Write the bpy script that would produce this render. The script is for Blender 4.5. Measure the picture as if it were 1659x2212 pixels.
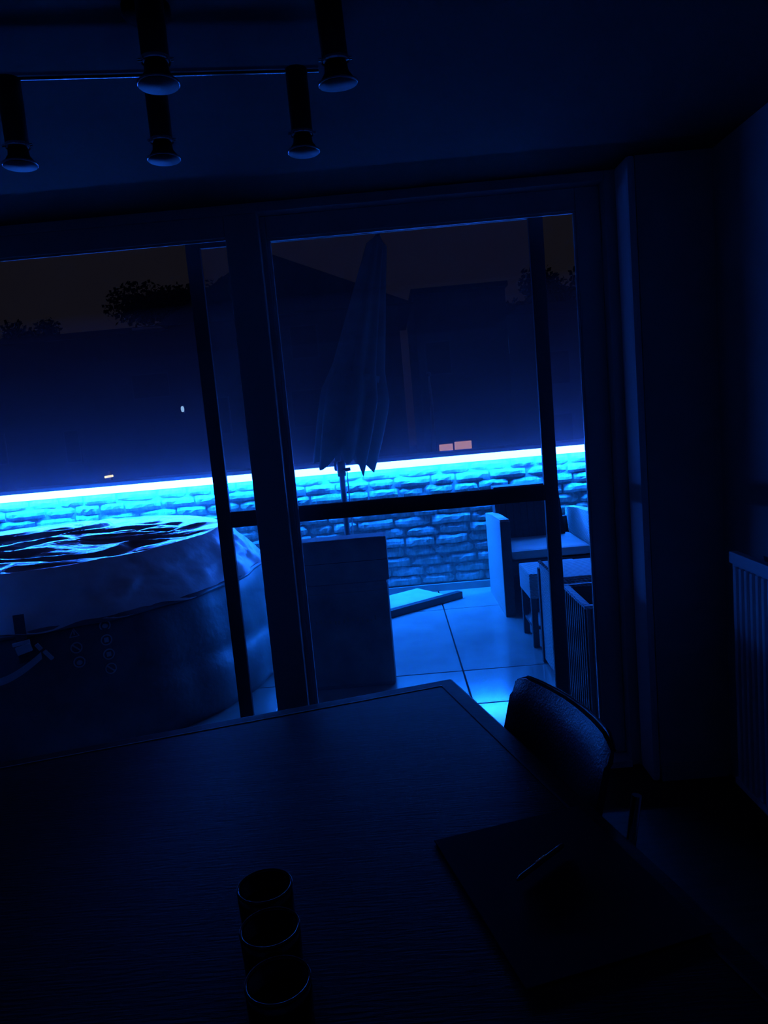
import bpy, bmesh, math, random
from mathutils import Vector, Matrix, noise

# ---------------------------------------------------------------- scene, camera, world, exposure
sc = bpy.context.scene
for o in list(bpy.data.objects):
    bpy.data.objects.remove(o, do_unlink=True)
C = sc.collection

PITCH, ROLL, YAW = math.radians(7.31), math.radians(-5.085), math.radians(0.67)
cam_d = bpy.data.cameras.new('camera')
cam = bpy.data.objects.new('camera', cam_d)
C.objects.link(cam)
fwd = Vector((-math.sin(YAW) * math.cos(PITCH), math.cos(YAW) * math.cos(PITCH), -math.sin(PITCH)))
right0 = Vector((math.cos(YAW), math.sin(YAW), 0))
up0 = right0.cross(fwd)
right = right0 * math.cos(ROLL) + up0 * math.sin(ROLL)
up = right.cross(fwd)
mw = Matrix.Identity(4)
for i, v in enumerate((right, up, -fwd)):
    mw.col[i][:3] = v
mw.col[3][:3] = (0, 0, 1.6)
cam.matrix_world = mw
cam_d.sensor_fit = 'HORIZONTAL'
cam_d.sensor_width = 36
cam_d.lens = 1600 / 1659 * 36
cam_d.clip_start = 0.05
cam_d.clip_end = 500
sc.camera = cam

world = bpy.data.worlds.new('night_sky')
sc.world = world
world.use_nodes = True
wn = world.node_tree.nodes
wbg = wn['Background']
wbg.inputs[0].default_value = (0.60, 0.52, 0.80, 1)     # faint town glow on a night sky
wbg.inputs[1].default_value = 0.0085

sc.view_settings.view_transform = 'Standard'
sc.view_settings.look = 'None'
sc.view_settings.exposure = 0.0
sc.view_settings.gamma = 1.0
sc.view_settings.use_curve_mapping = False
sc.cycles.use_denoising = True
sc.cycles.max_bounces = 5
sc.cycles.diffuse_bounces = 3
sc.cycles.glossy_bounces = 2
sc.cycles.adaptive_threshold = 0.02
sc.cycles.transparent_max_bounces = 24
sc.cycles.volume_bounces = 0
sc.cycles.caustics_reflective = False
sc.cycles.caustics_refractive = False

LED_FRONT_COLOR = (0.028, 0.115, 1.0)
LED_DOWN_COLOR = (0.002, 0.135, 1.0)
LED_STRENGTH = 62.0        # frosted front of the strip
LED_DOWN = 740.0            # bare diodes facing down along the wall


# ---------------------------------------------------------------- materials
MATS = {}


def mat(name, col, rough=0.6, metal=0.0, var=0.0, vscale=8.0, bump=0.0, bscale=60.0, spec=0.5, stretch=None, coat=0.0):
    m = bpy.data.materials.new(name)
    m.use_nodes = True
    nt = m.node_tree
    b = nt.nodes['Principled BSDF']
    b.inputs['Base Color'].default_value = (*col, 1)
    b.inputs['Roughness'].default_value = rough
    b.inputs['Metallic'].default_value = metal
    b.inputs['Specular IOR Level'].default_value = spec
    b.inputs['Coat Weight'].default_value = coat
    tc = nt.nodes.new('ShaderNodeTexCoord')
    mp = nt.nodes.new('ShaderNodeMapping')
    nt.links.new(tc.outputs['Object'], mp.inputs['Vector'])
    if stretch:
        mp.inputs['Scale'].default_value = stretch
    if var:
        n = nt.nodes.new('ShaderNodeTexNoise')
        n.inputs['Scale'].default_value = vscale
        n.inputs['Detail'].default_value = 6
        nt.links.new(mp.outputs[0], n.inputs['Vector'])
        r = nt.nodes.new('ShaderNodeValToRGB')
        r.color_ramp.elements[0].position = 0.3
        r.color_ramp.elements[1].position = 0.7
        r.color_ramp.elements[0].color = (*[c * (1 - var) for c in col], 1)
        r.color_ramp.elements[1].color = (*[min(1, c * (1 + var)) for c in col], 1)
        nt.links.new(n.outputs['Fac'], r.inputs[0])
        nt.links.new(r.outputs[0], b.inputs['Base Color'])
    if bump:
        n = nt.nodes.new('ShaderNodeTexNoise')
        n.inputs['Scale'].default_value = bscale
        n.inputs['Detail'].default_value = 4
        nt.links.new(mp.outputs[0], n.inputs['Vector'])
        bp = nt.nodes.new('ShaderNodeBump')
        bp.inputs['Strength'].default_value = bump
        bp.inputs['Distance'].default_value = 0.01
        nt.links.new(n.outputs['Fac'], bp.inputs['Height'])
        nt.links.new(bp.outputs[0], b.inputs['Normal'])
    MATS[name] = m
    return m


def emit(name, col, s):
    m = bpy.data.materials.new(name)
    m.use_nodes = True
    nt = m.node_tree
    nt.nodes.clear()
    e = nt.nodes.new('ShaderNodeEmission')
    e.inputs[0].default_value = (*col, 1)
    e.inputs[1].default_value = s
    o = nt.nodes.new('ShaderNodeOutputMaterial')
    nt.links.new(e.outputs[0], o.inputs[0])
    MATS[name] = m
    return m


def weave(name, col, rough, scale, strength):
    """woven strip surface: crossing bands as relief"""
    m = mat(name, col, rough)
    nt = m.node_tree
    b = nt.nodes['Principled BSDF']
    tc = nt.nodes.new('ShaderNodeTexCoord')
    add = nt.nodes.new('ShaderNodeMath')
    add.operation = 'MULTIPLY'
    for k, d in enumerate(('X', 'Z')):
        w = nt.nodes.new('ShaderNodeTexWave')
        w.bands_direction = 'DIAGONAL' if d == 'X' else 'Z'
        w.inputs['Scale'].default_value = scale
        nt.links.new(tc.outputs['Object'], w.inputs['Vector'])
        nt.links.new(w.outputs['Fac'], add.inputs[k])
    bp = nt.nodes.new('ShaderNodeBump')
    bp.inputs['Strength'].default_value = strength
    bp.inputs['Distance'].default_value = 0.01
    nt.links.new(add.outputs[0], bp.inputs['Height'])
    nt.links.new(bp.outputs[0], b.inputs['Normal'])
    return m


def see_through(name, tint, surf_fac, surf_col, gloss_fac, gloss_rough=0.03):
    """flat pane or net: mostly transparent, a little surface dust and a little mirror"""
    m = bpy.data.materials.new(name)
    m.use_nodes = True
    nt = m.node_tree
    nt.nodes.clear()
    t = nt.nodes.new('ShaderNodeBsdfTransparent')
    t.inputs[0].default_value = (*tint, 1)
    d = nt.nodes.new('ShaderNodeBsdfDiffuse')
    d.inputs[0].default_value = (*surf_col, 1)
    tl = nt.nodes.new('ShaderNodeBsdfTranslucent')
    tl.inputs[0].default_value = (*surf_col, 1)
    md = nt.nodes.new('ShaderNodeMixShader')
    md.inputs[0].default_value = 0.5
    nt.links.new(d.outputs[0], md.inputs[1])
    nt.links.new(tl.outputs[0], md.inputs[2])
    m1 = nt.nodes.new('ShaderNodeMixShader')
    m1.inputs[0].default_value = surf_fac
    nt.links.new(t.outputs[0], m1.inputs[1])
    nt.links.new(md.outputs[0], m1.inputs[2])
    g = nt.nodes.new('ShaderNodeBsdfGlossy')
    g.inputs['Roughness'].default_value = gloss_rough
    m2 = nt.nodes.new('ShaderNodeMixShader')
    m2.inputs[0].default_value = gloss_fac
    nt.links.new(m1.outputs[0], m2.inputs[1])
    nt.links.new(g.outputs[0], m2.inputs[2])
    o = nt.nodes.new('ShaderNodeOutputMaterial')
    nt.links.new(m2.outputs[0], o.inputs[0])
    MATS[name] = m
    return m


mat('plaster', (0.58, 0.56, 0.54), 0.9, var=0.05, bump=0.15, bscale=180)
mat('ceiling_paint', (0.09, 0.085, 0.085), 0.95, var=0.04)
mat('floor_wood', (0.05, 0.03, 0.02), 0.45, var=0.4, vscale=5, stretch=(1, 8, 1))
mat('door_frame', (0.70, 0.69, 0.68), 0.38, spec=0.4)
mat('screen_frame', (0.05, 0.05, 0.055), 0.5)
mat('gasket', (0.02, 0.02, 0.02), 0.6)
see_through('pane_glass', (0.93, 0.95, 0.96), 0.006, (0.7, 0.7, 0.7), 0.035)
see_through('insect_net', (1, 1, 1), 0.30, (0.10, 0.10, 0.10), 0.0)
mat('mortar', (0.26, 0.25, 0.24), 0.95, var=0.3, vscale=30)
mat('stone_a', (0.36, 0.34, 0.32), 0.85, var=0.28, vscale=14, bump=0.35, bscale=40)
mat('stone_b', (0.34, 0.32, 0.30), 0.85, var=0.30, vscale=11, bump=0.35, bscale=34)
mat('stone_c', (0.42, 0.40, 0.37), 0.85, var=0.25, vscale=16, bump=0.35, bscale=46)
mat('coping', (0.22, 0.21, 0.20), 0.8, var=0.2, bump=0.3)
mat('tile', (0.40, 0.39, 0.37), 0.15, var=0.14, vscale=3.0, bump=0.05, bscale=9, spec=0.6)
mat('grout', (0.06, 0.06, 0.06), 0.9)
mat('skirting', (0.30, 0.29, 0.28), 0.6, var=0.1)
emit('led', LED_FRONT_COLOR, LED_STRENGTH)
emit('led_down', LED_DOWN_COLOR, LED_DOWN)
mat('tape', (0.6, 0.6, 0.6), 0.5)
mat('vinyl_pale', (0.72, 0.72, 0.73), 0.4, var=0.15, vscale=5, bump=0.2, bscale=35)  # lighter copy of the cover vinyl, light on the skirt put into colour
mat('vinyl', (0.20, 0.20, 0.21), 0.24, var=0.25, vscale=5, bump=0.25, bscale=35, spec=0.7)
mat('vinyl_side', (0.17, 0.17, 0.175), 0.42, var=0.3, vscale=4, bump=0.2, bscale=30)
mat('print_ink', (0.60, 0.60, 0.60), 0.6)
mat('chrome', (0.75, 0.75, 0.75), 0.16, metal=1.0)
mat('webbing', (0.10, 0.10, 0.11), 0.6, bump=0.4, bscale=300)
mat('carton_dark', (0.20, 0.19, 0.20), 0.6, var=0.3, vscale=6)
mat('carton_print', (0.30, 0.18, 0.14), 0.7)
mat('slab_stone', (0.62, 0.60, 0.56), 0.8, var=0.1, bump=0.3)
mat('dark_steel', (0.03, 0.03, 0.035), 0.5)
mat('pole_paint', (0.07, 0.07, 0.08), 0.45)
mat('canopy', (0.13, 0.13, 0.14), 0.85, var=0.15, bump=0.2, bscale=200)
mat('cord', (0.5, 0.5, 0.5), 0.7)
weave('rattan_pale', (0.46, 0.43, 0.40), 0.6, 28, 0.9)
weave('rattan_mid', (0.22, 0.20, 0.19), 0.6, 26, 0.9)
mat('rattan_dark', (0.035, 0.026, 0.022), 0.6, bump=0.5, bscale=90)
mat('cushion_dark', (0.030, 0.022, 0.022), 0.9, var=0.2)  # shade on the front of the backrest put into the base colour
mat('cushion_pale', (0.50, 0.48, 0.46), 0.9, var=0.1, bump=0.2, bscale=150)  # light falling on the seat put into the base colour
mat('planter_brown', (0.075, 0.045, 0.035), 0.6, var=0.2)
mat('soil', (0.012, 0.009, 0.008), 1.0)
mat('table_wood', (0.020, 0.016, 0.015), 0.45, var=0.35, vscale=4, stretch=(1, 9, 1), bump=0.08, bscale=20, spec=0.22)
mat('leather', (0.022, 0.021, 0.023), 0.33, bump=0.15, bscale=160, spec=0.6)
mat('dark_glass', (0.006, 0.006, 0.007), 0.22, spec=0.5)
mat('wax', (0.03, 0.025, 0.02), 0.8)
mat('mat_fabric', (0.006, 0.006, 0.006), 0.9)
mat('spot_black', (0.012, 0.012, 0.013), 0.5)
mat('frosted', (0.15, 0.15, 0.165), 0.5, spec=0.3)
mat('bar_chrome', (0.9, 0.9, 0.9), 0.22, metal=1.0)
mat('matte_black', (0.006, 0.006, 0.006), 0.95, spec=0.1)
mat('white_lining', (0.88, 0.88, 0.88), 0.5)  # white that stands in for light on the reveal and shine on the buckle
mat('radiator_white', (0.80, 0.80, 0.80), 0.45)
mat('facade_dark', (0.030, 0.027, 0.027), 0.95, var=0.3, vscale=0.6)
mat('facade_mid', (0.055, 0.048, 0.046), 0.95, var=0.2, vscale=0.5)
mat('roof_tiles', (0.030, 0.024, 0.022), 0.95, var=0.3, vscale=1.5)
mat('dark_pane', (0.02, 0.02, 0.025), 0.2)
mat('leaves', (0.015, 0.018, 0.010), 0.95)
mat('bark', (0.02, 0.016, 0.012), 0.95)
mat('ground_dark', (0.02, 0.02, 0.018), 1.0)
mat('lamp_pole', (0.30, 0.24, 0.22), 0.7)
mat('gutter', (0.5, 0.46, 0.44), 0.5)
emit('lit_window', (1.0, 0.52, 0.38), 0.62)
emit('sodium_lamp', (1.0, 0.86, 0.45), 1.3)
emit('cool_lamp', (0.35, 0.62, 1.0), 0.9)


# ---------------------------------------------------------------- mesh helpers
class MB:
    def __init__(self):
        self.v, self.f, self.smooth = [], [], []

    def add(self, vs, fs, sm=False):
        n = len(self.v)
        self.v += [tuple(p) for p in vs]
        self.f += [tuple(i + n for i in f) for f in fs]
        self.smooth += [sm] * len(fs)
        return self

    def box(self, lo, hi, bev=0.0):
        x0, y0, z0 = lo
        x1, y1, z1 = hi
        if bev <= 0:
            vs = [(x, y, z) for z in (z0, z1) for y in (y0, y1) for x in (x0, x1)]
            return self.add(vs, [(0, 2, 3, 1), (4, 5, 7, 6), (0, 1, 5, 4), (1, 3, 7, 5), (3, 2, 6, 7), (2, 0, 4, 6)])
        bm = bmesh.new()
        bmesh.ops.create_cube(bm, size=1)
        for v in bm.verts:
            v.co = Vector(((x0 + x1) / 2 + v.co.x * (x1 - x0), (y0 + y1) / 2 + v.co.y * (y1 - y0), (z0 + z1) / 2 + v.co.z * (z1 - z0)))
        bmesh.ops.bevel(bm, geom=bm.edges[:], offset=bev, segments=2, affect='EDGES', profile=0.6)
        bm.verts.index_update()
        self.add([v.co for v in bm.verts], [[v.index for v in f.verts] for f in bm.faces])
        bm.free()
        return self

    def sheet(self, x0, x1, y, z0, z1):
        return self.add([(x0, y, z0), (x1, y, z0), (x1, y, z1), (x0, y, z1)], [(0, 1, 2, 3)])

    def xform(self, m):
        self.v = [tuple(m @ Vector(p)) for p in self.v]
        return self

    def tube(self, pts, r, n=10, caps=True):
        pts = [Vector(p) for p in pts]
        rs = r if isinstance(r, (list, tuple)) else [r] * len(pts)
        vs, fs = [], []
        ref = None
        for i, p in enumerate(pts):
            t = (pts[min(i + 1, len(pts) - 1)] - pts[max(i - 1, 0)]).normalized()
            if ref is None:
                ref = t.orthogonal().normalized()
            a = (ref - t * ref.dot(t)).normalized()
            ref = a
            b = t.cross(a)
            for k in range(n):
                an = 2 * math.pi * k / n
                vs.append(p + (a * math.cos(an) + b * math.sin(an)) * rs[i])
        for i in range(len(pts) - 1):
            for k in range(n):
                fs.append((i * n + k, i * n + (k + 1) % n, (i + 1) * n + (k + 1) % n, (i + 1) * n + k))
        self.add(vs, fs, True)
        if caps:
            self.add(vs[:n], [tuple(range(n))[::-1]])
            self.add(vs[-n:], [tuple(range(n))])
        return self

    def lathe(self, prof, n=24, center=(0, 0, 0), sm=True):
        vs, fs = [], []
        cx, cy, cz = center
        for r, z in prof:
            for k in range(n):
                a = 2 * math.pi * k / n
                vs.append((cx + r * math.cos(a), cy + r * math.sin(a), cz + z))
        for i in range(len(prof) - 1):
            for k in range(n):
                fs.append((i * n + k, i * n + (k + 1) % n, (i + 1) * n + (k + 1) % n, (i + 1) * n + k))
        return self.add(vs, fs, sm)

    def prism(self, poly, z0, z1):
        n = len(poly)
        vs = [(x, y, z0) for x, y in poly] + [(x, y, z1) for x, y in poly]
        fs = [tuple(range(n))[::-1], tuple(range(n, 2 * n))]
        fs += [(i, (i + 1) % n, n + (i + 1) % n, n + i) for i in range(n)]
        return self.add(vs, fs)

    def grid(self, fn, nu, nv, sm=True, close_u=False):
        vs = [fn(i / nu, j / nv) for j in range(nv + 1) for i in range(nu + (0 if close_u else 1))]
        w = nu if close_u else nu + 1
        fs = []
        for j in range(nv):
            for i in range(nu):
                i2 = (i + 1) % w
                fs.append((j * w + i, j * w + i2, (j + 1) * w + i2, (j + 1) * w + i))
        return self.add(vs, fs, sm)

    def mesh(self, name, m):
        me = bpy.data.meshes.new(name)
        me.from_pydata(self.v, [], self.f)
        me.polygons.foreach_set('use_smooth', self.smooth)
        bm = bmesh.new()
        bm.from_mesh(me)
        bmesh.ops.recalc_face_normals(bm, faces=bm.faces)
        bm.to_mesh(me)
        bm.free()
        me.materials.append(MATS[m])
        return me

    def build(self, name, m, parent=None, label=None, kind=None, loc=None):
        o = bpy.data.objects.new(name, self.mesh(name, m))
        C.objects.link(o)
        if parent:
            o.parent = parent
        if loc:
            o.location = loc
        if label:
            o['label'] = label
        if kind:
            o['kind'] = kind
        return o


def tag(o, label, cat, group=None, kind=None):
    o['label'] = label
    o['category'] = cat
    if group:
        o['group'] = group
    if kind:
        o['kind'] = kind
    return o


def thing(name, label, cat, loc=(0, 0, 0), rz=0, group=None, kind=None):
    o = bpy.data.objects.new(name, None)
    C.objects.link(o)
    o.location = loc
    o.rotation_euler.z = rz
    return tag(o, label, cat, group, kind)


def struct(name, label, mb, m, cat, parent=None):
    o = mb.build(name, m, parent)
    return tag(o, label, cat, kind='structure')


def fbm(x, y, z=0.0, o=4):
    return noise.fractal(Vector((x, y, z)), 1.0, 2.0, o)


# ================================================================ ROOM SHELL
YW, YO = 2.92, 3.24          # inner and outer face of the window wall
XR, XL, YB, ZC = 1.31, -3.2, -2.2, 2.485
OPL, OPR = -2.25, 1.0        # opening

struct('floor', 'dark wooden floor of the unlit room', MB().box((XL - .2, YB - .2, -.12), (XR + .2, YO, 0)), 'floor_wood', 'floor')
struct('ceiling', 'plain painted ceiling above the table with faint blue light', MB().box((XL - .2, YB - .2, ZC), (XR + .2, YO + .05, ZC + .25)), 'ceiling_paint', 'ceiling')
struct('wall_right', 'plain wall on the right behind the radiator', MB().box((XR, YB - .2, 0), (XR + .2, YO, ZC)), 'plaster', 'wall')
struct('wall_left', 'plain wall on the far left of the room', MB().box((XL - .2, YB - .2, 0), (XL, YO, ZC)), 'plaster', 'wall')
struct('wall_behind', 'plain wall at the other end of the room', MB().box((XL, YB - .2, 0), (XR, YB, ZC)), 'plaster', 'wall')
struct('wall_back', 'narrow pier of wall between glass door and right wall', MB().box((OPR + .018, YW, 0), (XR, YO, ZC), 0.003), 'plaster', 'wall')
struct('wall_window', 'wall beside the left end of the glass doors', MB().box((XL, YW, 0), (OPL, YO, ZC)), 'plaster', 'wall')
struct('baseboard_back', 'low skirting board at the foot of the narrow pier', MB().box((OPR + .02, YW - .012, 0), (XR - .015, YW, .07), 0.003), 'plaster', 'baseboard')

# ---- fixed outer frame of the opening
fr = thing('trim_1', 'dark outer frame lining the wide glass door opening', 'frame', (0, 0, 0), kind='structure')
MB().box((.945, 3.07, 0), (OPR + .018, 3.20, ZC), .004).build('jamb', 'door_frame', fr)
MB().box((OPL, 3.07, 0), (OPL + .055, 3.20, ZC), .004).build('jamb', 'door_frame', fr)
MB().box((OPL + .055, 3.07, 2.447), (.945, 3.20, ZC), .004).build('head', 'door_frame', fr)
MB().box((OPL + .055, 3.05, 0), (.945, 3.22, .03), .004).build('threshold', 'door_frame', fr)

struct('trim_2', 'white rounded lining strip on the right side of the opening', MB().box((.984, 2.912, 0), (1.016, 3.068, ZC), .014), 'white_lining', 'trim')  # strip added to brighten the edge where light catches the reveal

# ---- left glazed leaf (nearer track), its right stile is the heavy post in the middle
d1 = thing('door_1', 'left fixed glass leaf with hot tub seen through it', 'glass door', kind='structure')
MB().box((-.572, 3.075, .03), (-.436, 3.125, 2.447), .006).build('stile', 'door_frame', d1)
MB().box((OPL + .055, 3.075, .03), (OPL + .16, 3.125, 2.447), .006).build('stile', 'door_frame', d1)
MB().box((OPL + .16, 3.078, 2.362), (-.572, 3.122, 2.447), .004).build('rail', 'door_frame', d1)
MB().box((OPL + .16, 3.078, .03), (-.572, 3.122, .13), .004).build('rail', 'door_frame', d1)
MB().sheet(OPL + .16, -.572, 3.10, .13, 2.362).build('pane', 'pane_glass', d1)
MB().box((OPL + .16, 3.088, 2.354), (-.572, 3.096, 2.362)).build('glazing_bead', 'gutter', d1)

# ---- right sliding glazed leaf (rear track)
d2 = thing('door_2', 'right sliding glass leaf beside the narrow wall pier', 'glass door', kind='structure')
MB().box((-.50, 3.135, .03), (-.415, 3.185, 2.447), .006).build('stile', 'door_frame', d2)
MB().box((.845, 3.135, .03), (.945, 3.185, 2.447), .006).build('stile', 'door_frame', d2)
MB().box((-.415, 3.138, 2.358), (.845, 3.182, 2.447), .004).build('rail', 'door_frame', d2)
MB().box((-.415, 3.138, .03), (.845, 3.182, .13), .004).build('rail', 'door_frame', d2)
MB().sheet(-.415, .845, 3.16, .13, 2.358).build('pane', 'pane_glass', d2)
MB().box((-.415, 3.146, 2.350), (.845, 3.156, 2.358)).build('glazing_bead', 'door_frame', d2)
MB().box((-.415, 3.140, .13), (-.401, 3.156, 2.350), .003).build('glazing_bead', 'radiator_white', d2)
MB().box((.835, 3.140, .13), (.845, 3.156, 2.350), .003).build('glazing_bead', 'door_frame', d2)

# ---- outer sliding insect screen with a waist rail
d3 = thing('door_3', 'outer insect screen leaf with dark waist rail', 'screen door', kind='structure')
YS = 3.30
for x0 in (-.787, .683):
    MB().box((x0, YS - .014, .02), (x0 + .062, YS + .014, 2.44), .004).build('stile', 'screen_frame', d3)
for z0, z1 in ((.02, .10), (1.166, 1.236), (2.38, 2.44)):
    MB().box((-.725, YS - .012, z0), (.683, YS + .012, z1), .004).build('rail', 'screen_frame', d3)
MB().sheet(-.725, .683, YS, .10, 1.166).build('net', 'insect_net', d3)
MB().sheet(-.725, .683, YS, 1.236, 2.38).build('net', 'insect_net', d3)
MB().box((OPL, YS - .03, 0), (OPR + .1, YS + .03, .02)).build('track', 'screen_frame', d3)

# ================================================================ TERRACE
tf = struct('terrace_floor', 'terrace floor bed under the large pale tiles', MB().box((-5.2, YO, -.15), (3.6, 6.80, -.022)), 'grout', 'floor')
random.seed(4)
ys = [3.25, 3.36, 3.895, 4.43, 5.90, 6.545]
xs = [-5.15, -4.05, -2.95, -1.85, -.75, .35, 1.45, 2.55, 3.55]
for j in range(len(ys) - 1):
    for i in range(len(xs) - 1):
        gp = .005
        x0, x1, y0, y1 = xs[i] + gp, xs[i + 1] - gp, ys[j] + gp, ys[j + 1] - gp
        cx, cy = (x0 + x1) / 2, (y0 + y1) / 2
        b = MB().box((x0 - cx, y0 - cy, -.022), (x1 - cx, y1 - cy, 0), .003)
        o = b.build('tile', 'tile', tf, loc=(cx, cy, 0))
        o.rotation_euler = (random.uniform(-.0012, .0012), random.uniform(-.0008, .0008), 0)

wall = struct('wall_terrace', 'low stone-faced terrace wall below the glowing strip', MB().box((-5.2, 6.566, -.1), (3.6, 6.80, 1.207)), 'mortar', 'wall')
# individual facing stones
random.seed(11)


def stone_mesh(k):
    nx, nz = 6, 3
    L, Hh = 1.0, .078
    mb = MB()
    front, back = {}, {}
    vs = []
    for j in range(nz + 1):
        for i in range(nx + 1):
            u, w = i / nx, j / nz
            ex = .012 if i in (0, nx) else 0
            ez = .010 if j in (0, nz) else 0
            dx = random.uniform(-.012, .012) if 0 < i < nx else random.uniform(-.01, .006) * (1 if i else -1)
            dz = random.uniform(-.006, .005) * (1 if j else -1)
            y = -.026 + ex + ez + fbm(u * 3 + k * 7, w * 2, k) * .006 + random.uniform(-.0015, .0015)
            front[i, j] = len(vs)
            vs.append(((u - .5) * L + dx, y, w * Hh + dz))
    for j in range(nz + 1):
        for i in range(nx + 1):
            if i in (0, nx) or j in (0, nz):
                back[i, j] = len(vs)
                v = vs[front[i, j]]
                vs.append((v[0], .02, v[2]))
    fs = [(front[i, j], front[i + 1, j], front[i + 1, j + 1], front[i, j + 1]) for j in range(nz) for i in range(nx)]
    for i in range(nx):
        fs.append((front[i, 0], back[i, 0], back[i + 1, 0], front[i + 1, 0]))
        fs.append((front[i, nz], front[i + 1, nz], back[i + 1, nz], back[i, nz]))
    for j in range(nz):
        fs.append((front[0, j], front[0, j + 1], back[0, j + 1], back[0, j]))
        fs.append((front[nx, j], back[nx, j], back[nx, j + 1], front[nx, j + 1]))
    mb.add(vs, fs, False)
    return mb.mesh('stone', ('stone_a', 'stone_b', 'stone_c')[k % 3])


stones = [stone_mesh(k) for k in range(12)]
zc = .075
row = 0
while zc < 1.11:
    x = -4.35 + random.uniform(0, .3)
    while x < 2.35:
        L = random.choice((.22, .27, .30, .33, .36))
        o = bpy.data.objects.new('stone', random.choice(stones))
        C.objects.link(o)
        o.parent = wall
        o.location = (x + L / 2, 6.572 + random.uniform(-.006, .008), zc + random.uniform(-.003, .003))
        o.scale = (L - .016, 1, random.uniform(.93, 1.02))
        o.rotation_euler.y = random.uniform(-.006, .006)
        x += L
    zc += .0895
    row += 1
MB().box((-5.2, 6.47, 1.207), (3.6, 6.84, 1.24), .004).build('coping', 'coping', wall)
MB().box((-5.2, 6.535, 0), (3.6, 6.572, .066), .004).build('skirting_tile', 'skirting', wall)

# ---- glowing strip under the coping
led = thing('led_strip', 'glowing blue-white light strip along the top of the stone wall', 'light strip', (0, 0, 0))
MB().box((-4.9, 6.496, 1.152), (3.3, 6.538, 1.205)).build('channel', 'tape', led)
MB().box((-4.9, 6.500, 1.142), (3.3, 6.530, 1.150)).build('diode_tape', 'led_down', led)
lens = MB().box((-4.9, 6.488, 1.146), (3.3, 6.496, 1.205), .003)
lens.build('diffuser', 'led', led)
dio = MB()
n = int(8.2 / .024)
for k in range(n):
    x = -4.9 + .012 + k * .024
    dio.box((x - .007, 6.484, 1.196), (x + .007, 6.490, 1.2065))
dio.build('diode_row', 'led', led, kind='stuff')

# ================================================================ HOT TUB
TC = Vector((-2.345, 4.90, 0))
tub = thing('hot_tub', 'big round dark inflatable hot tub with wrinkled glossy cover', 'hot tub', TC)
NA = 96


def tub_r(z, a):
    prof = [(0, 1.49), (.05, 1.53), (.16, 1.53), (.27, 1.50), (.33, 1.46), (.40, 1.465), (.52, 1.44), (.62, 1.42), (.70, 1.385), (.74, 1.32)]
    for (z0, r0), (z1, r1) in zip(prof, prof[1:]):
        if z <= z1:
            t = (z - z0) / (z1 - z0)
            r = r0 + (r1 - r0) * t
            break
    else:
        r = prof[-1][1]
    return r + .010 * abs(math.sin(a * 14)) - .006


def tub_pt(a, z, off=0.0):
    r = tub_r(z, a) + off
    return (r * math.cos(a), r * math.sin(a), z)


MB().grid(lambda u, v: tub_pt(u * 2 * math.pi, v * .74), 168, 20, close_u=True).build('body', 'vinyl_side', tub)


def cover_z(x, y):
    r = math.hypot(x, y)
    edge = max(0.0, min(1.0, (1.16 - r) / .22))
    wx = x + .30 * fbm(x * 1.3, y * 1.3, 3.1, 2)
    wy = y + .42 * fbm(x * 1.15 + 5, y * 1.5, 1.7, 3)
    rot = .22
    a = wx * math.cos(rot) + wy * math.sin(rot)
    b = -wx * math.sin(rot) + wy * math.cos(rot)
    rid = 1 - abs(2 * ((b * 2.0 + .8 * fbm(a * .9, b * 1.3, 9.0, 2)) % 1.0) - 1)
    rid = rid * rid * (3 - 2 * rid)
    h = .040 * rid * (.35 + .65 * (0.5 + 0.5 * fbm(a * 1.5, b * 1.5, 6.0, 2)))
    h += .011 * fbm(a * 3, b * 9, 2.0, 4)
    sag = -.020 * edge
    return .962 + (h * (.25 + .75 * edge)) + sag


def cover_fn(u, v):
    a = u * 2 * math.pi
    if v <= .62:                      # top disc
        r = 1.16 * v / .62
        x, y = r * math.cos(a), r * math.sin(a)
        return (x, y, cover_z(x, y))
    t = (v - .62) / .38               # sloping skirt
    r = 1.16 + .265 * (t ** .8)
    z0 = cover_z(1.16 * math.cos(a), 1.16 * math.sin(a))
    z = z0 + (.695 - z0) * t
    w = .016 * math.sin(a * 19 + 2 * fbm(a * 2, 0, 0, 2)) * t + .022 * fbm(a * 9, t * 3, 4.0, 3) * math.sin(t * math.pi)
    return ((r + w) * math.cos(a), (r + w) * math.sin(a), z + .012 * math.sin(a * 23) * t)


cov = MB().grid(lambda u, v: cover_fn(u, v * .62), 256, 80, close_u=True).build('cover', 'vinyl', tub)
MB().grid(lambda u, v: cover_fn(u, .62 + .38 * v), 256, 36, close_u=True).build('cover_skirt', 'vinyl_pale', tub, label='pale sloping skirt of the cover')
hem = MB()
hem.grid(lambda u, v: ((1.412 + .014 * math.cos(v * 2 * math.pi) + .012 * math.sin(u * 38 * math.pi)) * math.cos(u * 2 * math.pi),
                       (1.412 + .014 * math.cos(v * 2 * math.pi) + .012 * math.sin(u * 38 * math.pi)) * math.sin(u * 2 * math.pi),
                       .692 + .016 * math.sin(v * 2 * math.pi)), 192, 8, close_u=True)
hem.build('hem', 'vinyl_side', cov)


def on_tub(x, z):
    """local frame on the outside of the tub where world x meets the front side"""
    lx = x - TC.x
    r = tub_r(z, 4.9)
    ly = -math.sqrt(max(.01, r * r - lx * lx))
    a = math.atan2(ly, lx)
    p = Vector(tub_pt(a, z, .006))
    t = Vector((-math.sin(a), math.cos(a), 0))
    nrm = Vector((math.cos(a), math.sin(a), 0))
    return p, t, nrm


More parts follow.
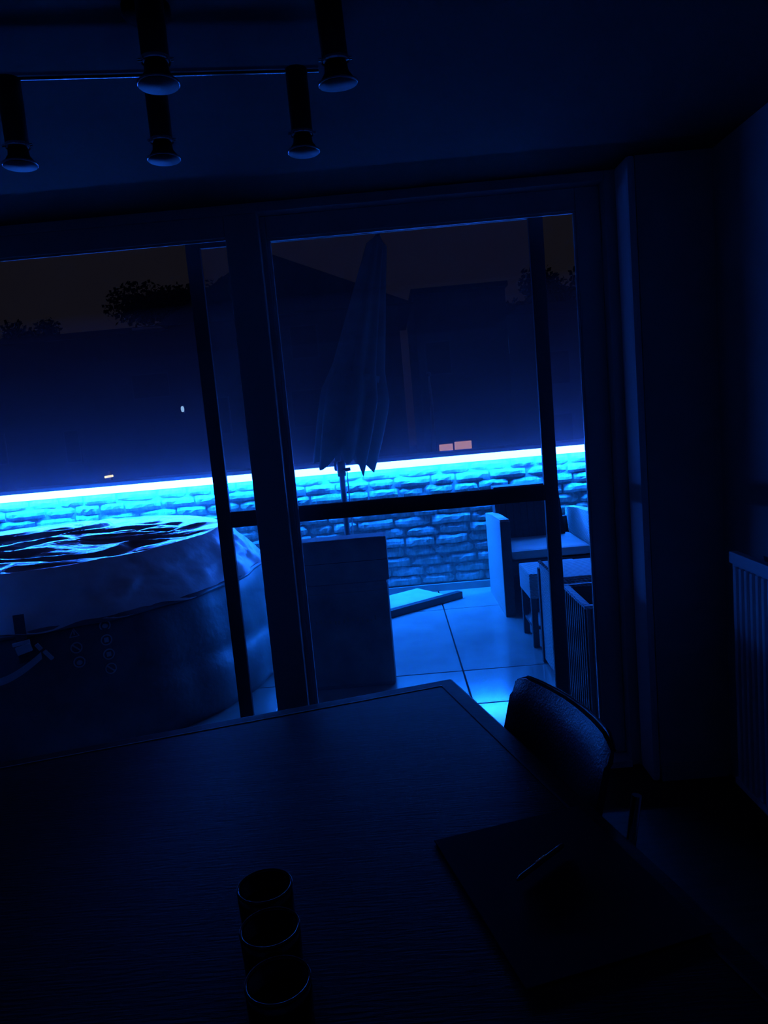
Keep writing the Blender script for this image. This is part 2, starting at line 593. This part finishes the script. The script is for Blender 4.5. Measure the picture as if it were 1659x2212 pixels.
def icon(kind, x, z, s, inner):
    p, t, nrm = on_tub(x, z)
    upv = Vector((0, 0, 1))
    mb = MB()
    P = lambda u, w, d: p + t * u + upv * w + nrm * d

    def band(pts_o, pts_i, closed=True):
        k = len(pts_o)
        vs = [P(u, w, .002) for u, w in pts_o] + [P(u, w, .002) for u, w in pts_i]
        vs += [P(u, w, -.004) for u, w in pts_o] + [P(u, w, -.004) for u, w in pts_i]
        fs = []
        for i in range(k):
            j = (i + 1) % k
            fs += [(i, j, k + j, k + i), (i, 2 * k + i, 2 * k + j, j), (k + i, k + j, 3 * k + j, 3 * k + i)]
        mb.add(vs, fs)

    if kind == 'triangle':
        o = [(0, s), (-s * .9, -s * .62), (s * .9, -s * .62)]
        band(o, [(u * .72, w * .72 - s * .01) for u, w in o])
    else:
        o = [(s * math.cos(q * math.pi / 10), s * math.sin(q * math.pi / 10)) for q in range(20)]
        band(o, [(u * .8, w * .8) for u, w in o])
    if inner == 'bar':
        o = [(-s * .10, s * .5), (-s * .10, -s * .2), (s * .10, -s * .2), (s * .10, s * .5)]
    elif inner == 'slash':
        o = [(-s * .68, s * .5), (-s * .5, s * .68), (s * .68, -s * .5), (s * .5, -s * .68)]
    elif inner == 'block':
        o = [(-s * .38, s * .42), (-s * .38, -s * .42), (s * .38, -s * .42), (s * .38, s * .42)]
    else:
        o = [(s * .5 * math.cos(q * math.pi / 5), -s * .1 + s * .42 * math.sin(q * math.pi / 5)) for q in range(10)]
    mb.add([P(u, w, .0015) for u, w in o] + [P(u, w, -.004) for u, w in o],
           [tuple(range(len(o)))] + [(i, (i + 1) % len(o), len(o) + (i + 1) % len(o), len(o) + i) for i in range(len(o))])
    return mb.build('warning_icon', 'print_ink', tub)


for kind, x, z, inner in (('triangle', -1.672, .648, 'bar'), ('ring', -1.662, .578, 'slash'), ('ring', -1.652, .506, 'blob'),
                          ('ring', -1.545, .656, 'blob'), ('ring', -1.538, .585, 'block'), ('ring', -1.53, .512, 'block'), ('ring', -1.524, .44, 'slash')):
    icon(kind, x, z, .029, inner).name = 'warning_icon'

# strap, buckle and loose tail
p, t, nrm = on_tub(-1.885, .635)
upv = Vector((0, 0, 1))


def strap(pts, w, th, name, m, par):
    mb = MB()
    vs = []
    for (u, z, d) in pts:
        q = p + t * u + upv * z + nrm * d
        for s in (-1, 1):
            vs.append(q + t * (w / 2 * s))
            vs.append(q + t * (w / 2 * s) + nrm * th)
    fs = []
    for i in range(len(pts) - 1):
        a, b = i * 4, i * 4 + 4
        fs += [(a, b, b + 2, a + 2), (a + 1, a + 3, b + 3, b + 1), (a, a + 1, b + 1, b), (a + 2, b + 2, b + 3, a + 3)]
    mb.add(vs, fs)
    return mb.build(name, m, par)


st = strap([(0, .16, .005), (0, .10, .012), (0, .05, .012), (0, .0, .014), (0, -.06, .010), (0, -.30, .004)], .05, .004, 'strap', 'webbing', tub)
bk = MB()


def rot_box(lo, hi, ang, cu, cz):
    b = MB().box(lo, hi, .003)
    vs = []
    for x, y, z in b.v:
        u = x * math.cos(ang) - z * math.sin(ang) + cu
        w = x * math.sin(ang) + z * math.cos(ang) + cz
        vs.append(p + t * u + upv * w + nrm * (y + .02))
    return vs, b.f


bk.add(*rot_box((-.040, 0, .012), (.040, .016, .030), .10, 0, 0))
bk.add(*rot_box((-.030, .004, -.030), (.040, .026, .010), .22, 0, 0))
bko = bk.build('buckle', 'white_lining', tub, label='pale buckle on the dark strap')  # pale colour replaces the bright reflection on the metal
b2 = MB()
b2.add(*rot_box((-.010, 0, -.018), (.010, .012, .018), .55, .072, -.012))
b2.add(*rot_box((-.010, 0, -.030), (.010, .012, .030), .60, .110, -.060))
b2.build('buckle_tongue', 'white_lining', tub)
tl = MB()
pts = []
for k in range(13):
    s = k / 12
    q = p + t * (-.16 + .24 * s) + upv * (-.155 + .10 * s ** 1.6) + nrm * (.03 + .03 * math.sin(s * math.pi))
    pts.append(q)
for k in range(12):
    a, b = pts[k], pts[k + 1]
    tl.add([a + upv * .018, b + upv * .018, b - upv * .018, a - upv * .018, a + upv * .018 + nrm * .004, b + upv * .018 + nrm * .004, b - upv * .018 + nrm * .004, a - upv * .018 + nrm * .004],
           [(0, 1, 2, 3), (4, 7, 6, 5), (0, 4, 5, 1), (3, 2, 6, 7)])
tl.build('carry_handle', 'vinyl_pale', tub)

# ================================================================ STACKED BOXES
bx = thing('storage_box', 'tall dark box with rounded edges standing below a smaller box', 'box', (-.31, 4.50, 0))
MB().box((-.255, -.22, 0), (.246, -.05, .648), .028).build('body', 'carton_dark', bx)
MB().box((-.245, -.223, .59), (.236, -.05, .594)).build('lid_seam', 'carton_print', bx)
random.seed(3)
for k in range(14):
    x = -.20 + k * .027 + random.uniform(-.004, .004)
    h = random.uniform(.012, .030)
    z = .41 + .008 * math.sin(k)
    MB().box((x, -.2215, z), (x + random.uniform(.006, .013), -.219, z + h)).build('printed_stroke', 'carton_print', bx)
bx2 = thing('carton', 'low dark box resting on top of the tall rounded box', 'box', (-.315, 4.50, .648))
MB().box((-.255, -.225, 0), (.262, -.05, .262), .010).build('body', 'carton_dark', bx2)
MB().box((-.25, -.2265, .125), (.257, -.2245, .128)).build('flap_seam', 'mat_fabric', bx2)
MB().box((-.20, -.231, .19), (-.194, -.225, .196)).build('staple', 'chrome', bx2)

# ================================================================ SLAB ON FLOOR
a35 = math.atan2(.389, .549)
sl = thing('weight_slab', 'pale stone slab on the terrace floor with dark bar in front', 'slab', (.05, 5.93, 0), a35)
MB().box((-.50, .02, .0), (.42, .40, .055), .006).build('slab', 'slab_stone', sl)
MB().box((-.50, -.055, .0), (.56, .012, .062), .008).build('bar', 'dark_steel', sl)
MB().box((-.46, -.10, .0), (-.34, -.06, .045), .006).build('bar_foot', 'dark_steel', sl)

# ================================================================ PARASOL
um = thing('parasol', 'closed dark parasol tilted on its pole before the stone wall', 'parasol', (-.385, 6.02, 0))
MB().lathe([(0, 0), (.24, 0), (.25, .02), (.24, .06), (.06, .075), (.05, .12), (.026, .13), (.026, .30), (0, .30)], 24).build('base', 'dark_steel', um)
MB().tube([(0, 0, .10), (0, 0, .6), (0, 0, 1.20)], .024, 12).build('pole', 'pole_paint', um)
kn = MB().lathe([(0, -.05), (.034, -.05), (.036, 0), (.036, .05), (.03, .07), (0, .07)], 14, (0, 0, 1.20))
kn.tube([(0, -.02, 1.20), (.075, -.02, 1.205)], .014, 8)
kn.build('tilt_joint', 'dark_steel', um)
TILT = math.atan2(.46, 1.80)
ax = Vector((math.sin(TILT), 0, math.cos(TILT)))
sx = Vector((math.cos(TILT), 0, -math.sin(TILT)))
base = Vector((0, 0, 1.22))
MB().tube([base, base + ax * 1.84], .018, 10).build('upper_pole', 'pole_paint', um)


def canopy_fn(u, v):
    a = u * 2 * math.pi
    s = .06 + v * 1.80
    if v < .30:
        R = .205 + .035 * math.sin(v / .30 * math.pi * .5) - .03 * v
    elif v < .42:
        R = .231 - (v - .30) * .45
    else:
        R = .177 - (v - .42) * .20
    if v > .95:
        R *= max(.12, (1 - v) / .05)
    fold = 1 + (.24 * math.sin(a * 8 + 2.2 * v) + .12 * math.sin(a * 5 + 1)) * (1 - .4 * v)
    R *= fold
    hem = -.06 * math.sin(a * 8) * (1 - v) ** 4 - .05 * math.cos(a * 3 + 1) * (1 - v) ** 6
    q = base + ax * (s + hem) + sx * (R * math.cos(a)) + Vector((0, 1, 0)) * (R * math.sin(a) * .75)
    return q


MB().grid(canopy_fn, 128, 40, close_u=True).build('canopy', 'canopy', um)
tie = MB()
tie.grid(lambda u, v: base + ax * (.72 + .05 * v) + sx * (.195 * math.cos(u * 2 * math.pi)) + Vector((0, .148 * math.sin(u * 2 * math.pi), 0)), 32, 2, close_u=True)
tie.build('tie_band', 'canopy', um)
MB().lathe([(0, 0), (.02, 0), (.026, .03), (.015, .06), (0, .07)], 12, tuple(base + ax * 1.85)).build('finial', 'dark_steel', um)
MB().tube([(.045, -.03, 1.19), (.047, -.03, .8), (.046, -.03, .45)], .005, 6).build('pull_cord', 'cord', um)

# ================================================================ ARMCHAIR BY THE WALL
ac = thing('rattan_armchair', 'woven armchair with pale arms and dark back against stone wall', 'armchair', (1.16, 5.95, 0))
# local: x -.36..+.46, y -.42 (front) .. +.42 (wall side)


def arm(x0, x1):
    prof = [(-.42, 0), (-.42, .735), (-.40, .75), (0, .735), (.40, .70), (.42, .68), (.42, 0)]
    mb = MB()
    n_ = len(prof)
    vs = [(x0, y, z) for y, z in prof] + [(x1, y, z) for y, z in prof]
    fs = [tuple(range(n_)), tuple(range(n_, 2 * n_))[::-1]] + [(i, (i + 1) % n_, n_ + (i + 1) % n_, n_ + i) for i in range(n_)]
    return mb.add(vs, fs)


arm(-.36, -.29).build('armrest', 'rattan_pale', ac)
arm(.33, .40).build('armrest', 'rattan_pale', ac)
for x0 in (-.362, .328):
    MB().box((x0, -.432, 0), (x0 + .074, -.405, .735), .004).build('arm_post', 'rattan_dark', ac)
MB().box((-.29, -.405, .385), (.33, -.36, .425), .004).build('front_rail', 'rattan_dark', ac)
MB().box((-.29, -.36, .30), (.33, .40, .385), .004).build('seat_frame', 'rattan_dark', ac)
MB().box((-.285, -.395, .427), (.325, .28, .50), .03).build('seat_cushion', 'cushion_pale', ac)
bkm = MB()
bkm.add([(-.30, .18, .46), (.27, .18, .46), (.27, .36, .46), (-.30, .36, .46), (-.30, .25, .93), (.235, .25, .93), (.235, .40, .93), (-.30, .40, .93)],
        [(0, 1, 2, 3), (4, 7, 6, 5), (0, 4, 5, 1), (1, 5, 6, 2), (2, 6, 7, 3), (3, 7, 4, 0)])
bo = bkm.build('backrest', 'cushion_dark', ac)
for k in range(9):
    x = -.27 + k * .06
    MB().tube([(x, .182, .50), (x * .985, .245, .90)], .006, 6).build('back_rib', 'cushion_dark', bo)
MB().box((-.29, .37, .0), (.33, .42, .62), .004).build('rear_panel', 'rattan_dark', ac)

# ================================================================ WOVEN STOOL
so = thing('woven_stool', 'low woven stool on dark legs in front of the armchair', 'stool', (1.04, 4.93, 0))
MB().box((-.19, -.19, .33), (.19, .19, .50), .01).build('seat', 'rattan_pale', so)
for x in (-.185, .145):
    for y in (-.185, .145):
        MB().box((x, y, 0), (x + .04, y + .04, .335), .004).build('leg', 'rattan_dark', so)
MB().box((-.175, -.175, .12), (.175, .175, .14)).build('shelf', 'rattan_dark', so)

# ================================================================ WOVEN HAMPER, PLANTER
wh = thing('woven_hamper', 'pale woven square hamper between stool and brown planter', 'hamper', (1.10, 4.24, 0))
MB().box((-.235, -.235, .02), (.25, .235, .635), .012).build('body', 'rattan_pale', wh)
MB().box((-.245, .205, 0), (-.205, .245, .60), .004).build('corner_post', 'rattan_dark', wh)
MB().box((-.245, -.245, 0), (-.205, -.205, .60), .004).build('corner_post', 'rattan_pale', wh)
for k in range(10):
    y = -.20 + k * .044
    MB().lathe([(0, -.010), (.009, -.006), (.012, 0), (.009, .006), (0, .010)], 8, (-.235, y, .645)).build('rim_bead', 'rattan_pale', wh)

pl = thing('planter', 'tall brown ribbed planter with open top beside screen door frame', 'planter', (1.11, 3.68, 0))
w = .225
pm = MB()
pm.box((-w, -w, 0), (w, -w + .02, .615)).box((-w, w - .02, 0), (w, w, .615)).box((-w, -w + .02, 0), (-w + .02, w - .02, .615)).box((w - .02, -w + .02, 0), (w, w - .02, .615))
pm.build('body', 'planter_brown', pl)
for k in range(11):
    q = -w + .02 + k * .041
    MB().box((q, -w - .008, .01), (q + .018, -w, .60), .003).build('rib', 'planter_brown', pl)
    MB().box((-w - .008, q, .01), (-w, q + .018, .60), .003).build('rib', 'planter_brown', pl)
rm = MB()
rm.box((-w - .012, -w - .012, .605), (w + .012, -w + .022, .622), .004).box((-w - .012, w - .022, .605), (w + .012, w + .012, .622), .004)
rm.box((-w - .012, -w + .022, .605), (-w + .022, w - .022, .622), .004).box((w - .022, -w + .022, .605), (w + .012, w - .022, .622), .004)
rm.build('rim', 'rattan_mid', pl)
MB().box((-w + .02, -w + .02, .02), (w - .02, w - .02, .47)).build('soil', 'soil', pl)

# ================================================================ DINING TABLE
TA = math.atan2(-.262, -.965)           # direction of the far edge, running left
tb = thing('dining_table', 'large dark wooden dining table filling the lower picture', 'table', (.142, 2.294, 0), 0)
U = Vector((-.965, -.262, 0))
V = Vector((.262, -.965, 0))
MT = Matrix(((U.x, V.x, 0, 0), (U.y, V.y, 0, 0), (0, 0, 1, 0), (0, 0, 0, 1)))
TU, TV = 1.62, 1.50
MB().box((0, 0, .715), (TU, TV, .75), .007).xform(MT).build('top', 'table_wood', tb)
MB().box((.045, .05, .7495), (.052, TV - .05, .7508)).xform(MT).build('edge_groove', 'gasket', tb)
MB().box((.05, .045, .7495), (TU - .05, .050, .7508)).xform(MT).build('edge_groove', 'gutter', tb)
for x in (.07, TU - .15):
    for y in (.07, TV - .15):
        MB().box((x, y, 0), (x + .08, y + .08, .715), .006).xform(MT).build('leg', 'table_wood', tb)
for lo, hi in (((.15, .09, .62), (TU - .15, .115, .715)), ((.15, TV - .115, .62), (TU - .15, TV - .09, .715)),
               ((.09, .15, .62), (.115, TV - .15, .715)), ((TU - .115, .15, .62), (TU - .09, TV - .15, .715))):
    MB().box(lo, hi).xform(MT).build('apron', 'table_wood', tb)

# ================================================================ CHAIR
# local x: outwards from table, local y: along the table side towards the camera
N = Vector((.965, .262, 0))
MC = Matrix(((N.x, V.x, 0, 0), (N.y, V.y, 0, 0), (0, 0, 1, 0), (0, 0, 0, 1)))
ch = thing('dining_chair', 'black leather dining chair with curved back and chrome frame', 'chair', (.372, 1.760, 0))


def back_fn(side):
    def fn(u, v):
        y = (u - .5) * .48
        curve = -.035 * (2 * (u - .5)) ** 2
        z = .46 + v * .40
        lean = -.085 + .115 * v ** .9
        rnd = -.02 * max(0, (abs(u - .5) - .42) / .08) * (v > .9)
        th = .019 * (1 - .55 * abs(2 * v - 1) ** 6) * (1 - .5 * abs(2 * u - 1) ** 8)
        return MC @ Vector((curve + lean + side * th, y, z + rnd))
    return fn


bb = MB()
bb.grid(back_fn(-1), 20, 14)
bb.grid(back_fn(1), 20, 14)
f0, f1 = back_fn(-1), back_fn(1)
per = [(i / 20, 0) for i in range(20)] + [(1, j / 14) for j in range(14)] + [(1 - i / 20, 1) for i in range(20)] + [(0, 1 - j / 14) for j in range(14)]
vs = [f0(*q) for q in per] + [f1(*q) for q in per]
k = len(per)
bb.add(vs, [(i, (i + 1) % k, k + (i + 1) % k, k + i) for i in range(k)], True)
bko = bb.build('backrest', 'leather', ch)
pp = MB().tube([f1(i / 24, 1) for i in range(25)], .005, 6)
pp.build('piping', 'leather', bko)
MB().box((-.50, -.23, .43), (-.06, .23, .485), .02).xform(MC).build('seat', 'leather', ch)
for s in (-1, 1):
    MB().tube([MC @ Vector(q) for q in ((.035, s * .262, .74), (.012, s * .258, .60), (-.03, s * .25, .45), (.02, s * .25, .2), (.05, s * .25, .008))], .011, 10).build('rear_leg', 'chrome', ch)
    MB().tube([MC @ Vector(q) for q in ((-.03, s * .25, .44), (-.25, s * .235, .43), (-.45, s * .22, .42), (-.48, s * .22, .2), (-.49, s * .22, .008))], .011, 10).build('front_leg', 'chrome', ch)

# ================================================================ THINGS ON THE TABLE
for i, (x, y, lab) in enumerate(((-.268, 1.150, 'dark cylindrical jar, farthest of three in a row on table'),
                                 (-.243, 1.045, 'dark cylindrical jar, middle one of three in a row on table'),
                                 (-.215, .935, 'dark cylindrical jar, nearest of three in a row on table'))):
    j = thing('jar', lab, 'jar', (x, y, .7512), group='row of jars on the table')
    MB().lathe([(0, 0), (.040, 0), (.044, .006), (.046, .07), (.046, .088), (.043, .088), (.043, .045), (0, .045)], 32).build('body', 'dark_glass', j)
    MB().lathe([(.0425, .087), (.0465, .087), (.0470, .090), (.0455, .0925), (.0430, .0915), (.0425, .087)], 32).build('rim', 'dark_glass', j)
    MB().lathe([(0, .0455), (.0425, .0455), (.0425, .058), (0, .060)], 24).build('wax', 'wax', j)

pmx = thing('placemat', 'flat black placemat lying under the pen on the table', 'placemat', (.142, 2.294, 0))
MB().box((.03, .845, .7510), (.35, 1.26, .7535), .001).xform(MT).build('mat', 'mat_fabric', pmx)
pen = thing('pen', 'slim dark pen with bright metal clip on black placemat', 'pen', (.2165, 1.2765, .7605), math.atan2(.019, .021))
MB().tube([(-.07, 0, 0), (-.06, 0, 0), (.06, 0, 0), (.07, 0, 0)], [.002, .0048, .0048, .004], 10).build('barrel', 'spot_black', pen)
MB().box((-.014, -.002, .0045), (.014, .002, .0068), .0005).build('clip', 'chrome', pen, label='bright metal clip')

# ================================================================ CEILING SPOTLIGHT FIXTURE
fx = thing('ceiling_spotlight', 'two-bar ceiling fixture with six black spotlights above the table', 'ceiling light', (-.45, 1.69, ZC), math.atan2(.10, .69))


def loc_of(x, y, z):
    m = Matrix.Rotation(-fx.rotation_euler.z, 4, 'Z')
    return m @ (Vector((x, y, z)) - Vector(fx.location))


for (xa, ya), (xb, yb) in (((-.815, 1.800), (-.085, 1.905)), ((-.735, 1.425), (.005, 1.528))):
    a, b = loc_of(xa, ya, 2.442), loc_of(xb, yb, 2.442)
    bar = MB().tube([(a.x, a.y, a.z), (b.x, a.y, a.z)], .0085, 20)
    bar.build('bar', 'bar_chrome', fx)
a = loc_of(-.42, 1.66, 2.442)
MB().lathe([(0, -.022), (.045, -.022), (.05, -.016), (.05, -.0005), (0, -.0005)], 28, (a.x, a.y, 0)).build('ceiling_plate', 'matte_black', fx)
for k in (-1, 1):
    MB().tube([(a.x, a.y, -.015), (a.x, a.y + k * .19, a.z + .004)], .006, 8).build('cross_arm', 'spot_black', fx)
for (x, y, tx, ty) in ((-.79, 1.806, 0, 0), (-.468, 1.853, 0, 0), (-.138, 1.890, 0, 0), (-.695, 1.428, 0, 0), (-.366, 1.475, 0, 0), (-.040, 1.524, .10, -.05)):
    s = MB().lathe([(0, -.004), (.026, -.004), (.026, -.150), (.022, -.154), (0, -.154)], 20).build('spotlight', 'spot_black', fx)
    q = loc_of(x, y, 2.442)
    s.location = q
    s.rotation_euler = (tx, ty, 0)
    MB().lathe([(.0275, -.146), (.029, -.150), (.0275, -.154)], 20).build('collar_ring', 'chrome', s)
    MB().lathe([(0, -.155), (.022, -.155), (.024, -.172), (.034, -.186), (.034, -.1905)], 24).build('neck', 'spot_black', s)
    MB().lathe([(0, -.188), (.036, -.188), (.0385, -.191), (.037, -.1955), (0, -.1965)], 24).build('glass_disc', 'frosted', s)
    MB().tube([(-.033, 0, -.148), (.033, 0, -.148)], .0035, 8).build('pivot_screw', 'chrome', s)
    MB().lathe([(.037, -.188), (.0395, -.189), (.0395, -.193), (.037, -.1945), (.037, -.188)], 24).build('disc_rim', 'chrome', s)

# ================================================================ RADIATOR
rd = thing('radiator', 'white ribbed panel radiator on the right wall', 'radiator', (1.198, 1.95, 0))
RZ0, RZ1, RL = .12, 1.01, 1.36           # y from -.68 to +.68
y0, y1 = -.67, .69
MB().box((.012, y0, RZ0), (.030, y1, RZ1), .004).build('panel', 'radiator_white', rd)
k = 0
y = y1 - .03
while y - .022 > y0:
    MB().box((.0, y - .020, RZ0 + .03), (.014, y, RZ1 - .05), .004).build('rib', 'radiator_white', rd)
    y -= .0395
MB().box((.0, y0, RZ1 - .042), (.014, y1, RZ1), .004).build('top_band', 'radiator_white', rd)
MB().box((.0, y0, RZ0), (.014, y1, RZ0 + .025), .004).build('bottom_band', 'radiator_white', rd)
MB().box((.030, y1 - .010, RZ0 + .02), (.075, y1, RZ1 - .02), .002).build('side_cover', 'radiator_white', rd)
for yy in (y0 + .2, y1 - .2):
    MB().box((.030, yy, .3), (.108, yy + .03, .9)).build('wall_bracket', 'radiator_white', rd)

# ================================================================ NEIGHBOURHOOD BEYOND THE WALL
struct('ground', 'dark ground beyond the terrace wall', MB().box((-90, 6.86, -3.4), (90, 110, -3.0)), 'ground_dark', 'ground')


def house_windows(par, ylist, m='dark_pane', fm='facade_mid'):
    for x0, x1, z0, z1, yf in ylist:
        f_ = MB().box((x0 - .06, yf - .05, z0 - .06), (x1 + .06, yf + .02, z1 + .06)).build('window', fm, par)
        MB().box((x0, yf - .06, z0), (x1, yf - .045, z1)).build('pane', m, f_)


# house with sloping roof behind the parasol
h1 = thing('gable_house', 'dark house with sloping roof left of the closed parasol', 'house', (0, 0, 0))
MB().prism([(-8.2, 30), (.9, 30), (.9, 39), (-8.2, 39)], -3.0, 5.9).build('wall', 'facade_dark', h1)
g1 = MB()
g1.add([(-8.6, 29.95, 5.95), (1.5, 29.95, 5.95), (-4.3, 29.95, 8.45), (-8.6, 39.5, 5.95), (1.5, 39.5, 5.95), (-4.3, 39.5, 8.45)],
       [(0, 1, 2), (3, 5, 4), (0, 2, 5, 3), (2, 1, 4, 5), (1, 0, 3, 4)])
g1.build('roof', 'roof_tiles', h1)
house_windows(h1, [(-7.2, -6.2, 1.5, 2.9, 30), (-3.6, -2.4, 1.5, 2.9, 30), (-3.4, -2.4, 4.2, 5.4, 30)])

# block with lit window
h2 = thing('flat_house', 'dark flat-roofed house with one warm lit window', 'house', (0, 0, 0))
MB().prism([(1.65, 32), (5.5, 32), (5.5, 41), (1.65, 41)], -3.0, 6.55).build('wall', 'facade_dark', h2)
MB().box((1.55, 31.8, 6.55), (5.6, 41.2, 6.75)).build('roof', 'roof_tiles', h2)
house_windows(h2, [(2.0, 3.0, 3.2, 4.5, 32)])
lw = MB().box((2.17, 31.93, -1.15), (3.70, 32.02, .33)).build('lit_window', 'facade_mid', h2, label='warm lit window in two panes')
MB().box((2.24, 31.90, -1.08), (2.82, 31.94, .20)).build('pane', 'lit_window', lw)
MB().box((2.90, 31.90, -1.08), (3.63, 31.94, .26)).build('pane', 'lit_window', lw)

# house on the right
h3 = thing('tall_house', 'dark house at the right end with a pale vent pipe', 'house', (0, 0, 0))
MB().prism([(5.8, 34), (14, 34), (14, 44), (5.8, 44)], -3.0, 5.6).build('wall', 'facade_mid', h3)
MB().box((5.68, 33.7, 5.6), (14.2, 44.3, 5.95)).build('roof', 'roof_tiles', h3)
house_windows(h3, [(7.4, 8.5, 2.4, 3.8, 34), (9.6, 10.6, 2.4, 3.8, 34), (7.4, 8.5, -.4, 1.0, 34)])
MB().tube([(5.80, 33.9, 3.9), (5.80, 33.9, 4.4), (5.76, 33.9, 5.1)], .05, 8).build('vent_pipe', 'gutter', h3)

# long low building on the left
h4 = thing('long_house', 'long dark low house seen above the hot tub', 'house', (0, 0, 0))
MB().prism([(-26, 34), (-9.1, 34), (-9.1, 46), (-26, 46)], -3.0, 6.25).build('wall', 'facade_dark', h4)
MB().box((-26.2, 33.7, 6.25), (-8.9, 46.2, 6.5)).build('roof', 'roof_tiles', h4)
MB().tube([(-10.8, 33.6, 6.40), (-9.8, 33.6, 6.38), (-8.9, 33.6, 6.36)], .05, 8).build('gutter', 'gutter', h4)
house_windows(h4, [(-14.6, -14.0, .8, 2.2, 34), (-11.2, -9.6, 3.4, 4.4, 34), (-18.5, -17.4, 1.0, 2.3, 34)])

# lamps
l1 = thing('wall_lamp', 'tiny yellow lamp glowing far behind the hot tub', 'lamp', (-12.75, 33.7, .0))
MB().box((-.05, .1, -.3), (.05, .3, .25)).build('bracket', 'pole_paint', l1)
b = MB().box((-.18, -.08, -.045), (.18, .1, .055), .02).build('lamp_glass', 'sodium_lamp', l1)
b.rotation_euler.y = math.radians(-5)
l2 = thing('porch_light', 'tiny bluish lamp glowing high on the dark houses', 'lamp', (-7.98, 29.845, 2.6))
MB().box((-.04, -.02, -.16), (.04, .1, .16)).build('back_plate', 'pole_paint', l2)
MB().lathe([(0, -.12), (.05, -.10), (.07, 0), (.05, .10), (0, .12)], 10, (0, -.06, 0)).build('bulb', 'cool_lamp', l2)
lp = thing('lamp_post', 'slim pale post standing just left of the lit window', 'post', (1.62, 26.0, -3.0))
MB().tube([(0, 0, 0), (.02, 0, 3), (.06, 0, 5.0), (.03, 0, 5.85)], [.09, .085, .06, .04], 10).build('post', 'lamp_pole', lp)
MB().lathe([(0, 0), (.08, 0), (.08, .12), (0, .16)], 10, (.03, 0, 5.84)).build('cap', 'pole_paint', lp)


def tree(name, label, x, y, zc, rx, rz, nleaf, seed):
    random.seed(seed)
    t_ = thing(name, label, 'tree', (x, y, -3.0), group='trees beyond the houses')
    MB().tube([(0, 0, 0), (.1, 0, (zc + 3) * .5), (0, .1, zc + 3 - rz * .4)], [.3, .22, .12], 8).build('trunk', 'bark', t_)
    mb = MB()
    cl = [(random.gauss(0, .42) * rx, random.gauss(0, .35) * rx, random.gauss(0, .36) * rz, random.uniform(.35, .6)) for _ in range(16)]
    for _ in range(nleaf):
        c = random.choice(cl)
        d = Vector((random.gauss(0, 1), random.gauss(0, 1), random.gauss(0, 1))).normalized() * (random.random() ** .4)
        p_ = Vector((c[0] + d.x * rx * c[3], c[1] + d.y * rx * c[3], zc + 3 + c[2] + d.z * rz * c[3]))
        n_ = Vector((random.gauss(0, 1), random.gauss(0, 1), random.gauss(0, 1))).normalized()
        u_ = n_.orthogonal().normalized() * random.uniform(.10, .22)
        w_ = n_.cross(u_).normalized() * random.uniform(.06, .14)
        mb.add([p_ - u_, p_ + w_, p_ + u_, p_ - w_ + n_ * .04], [(0, 1, 2, 3)])
    mb.build('foliage', 'leaves', t_, kind='stuff')


tree('tree', 'wide dark tree rising behind the long low house', -12.6, 48, 9.6, 4.0, 1.9, 7000, 1)
tree('tree', 'small round dark treetop at the far left edge', -22.3, 48, 8.4, 1.5, 1.3, 2500, 2)
tree('tree', 'dark tree behind the right-hand house with the vent pipe', 10.9, 47, 7.4, 2.4, 2.4, 5000, 3)

# ================================================================ HAZE VOLUME ADDED FOR THE LENS GLOW ABOVE THE STRIP
m = bpy.data.materials.new('night_mist')
m.use_nodes = True
nt = m.node_tree
nt.nodes.clear()
vs_ = nt.nodes.new('ShaderNodeVolumeScatter')
vs_.inputs['Density'].default_value = 0.22
vs_.inputs['Anisotropy'].default_value = 0.2
om = nt.nodes.new('ShaderNodeOutputMaterial')
nt.links.new(vs_.outputs[0], om.inputs['Volume'])
MATS['night_mist'] = m
mo = MB().box((-5.1, 5.35, 1.06), (3.5, 6.46, 2.5)).build('mist', 'night_mist')  # scattering box added to make the strip bloom upwards
tag(mo, 'thin bluish mist hanging above the lit stone wall', 'mist', kind='stuff')
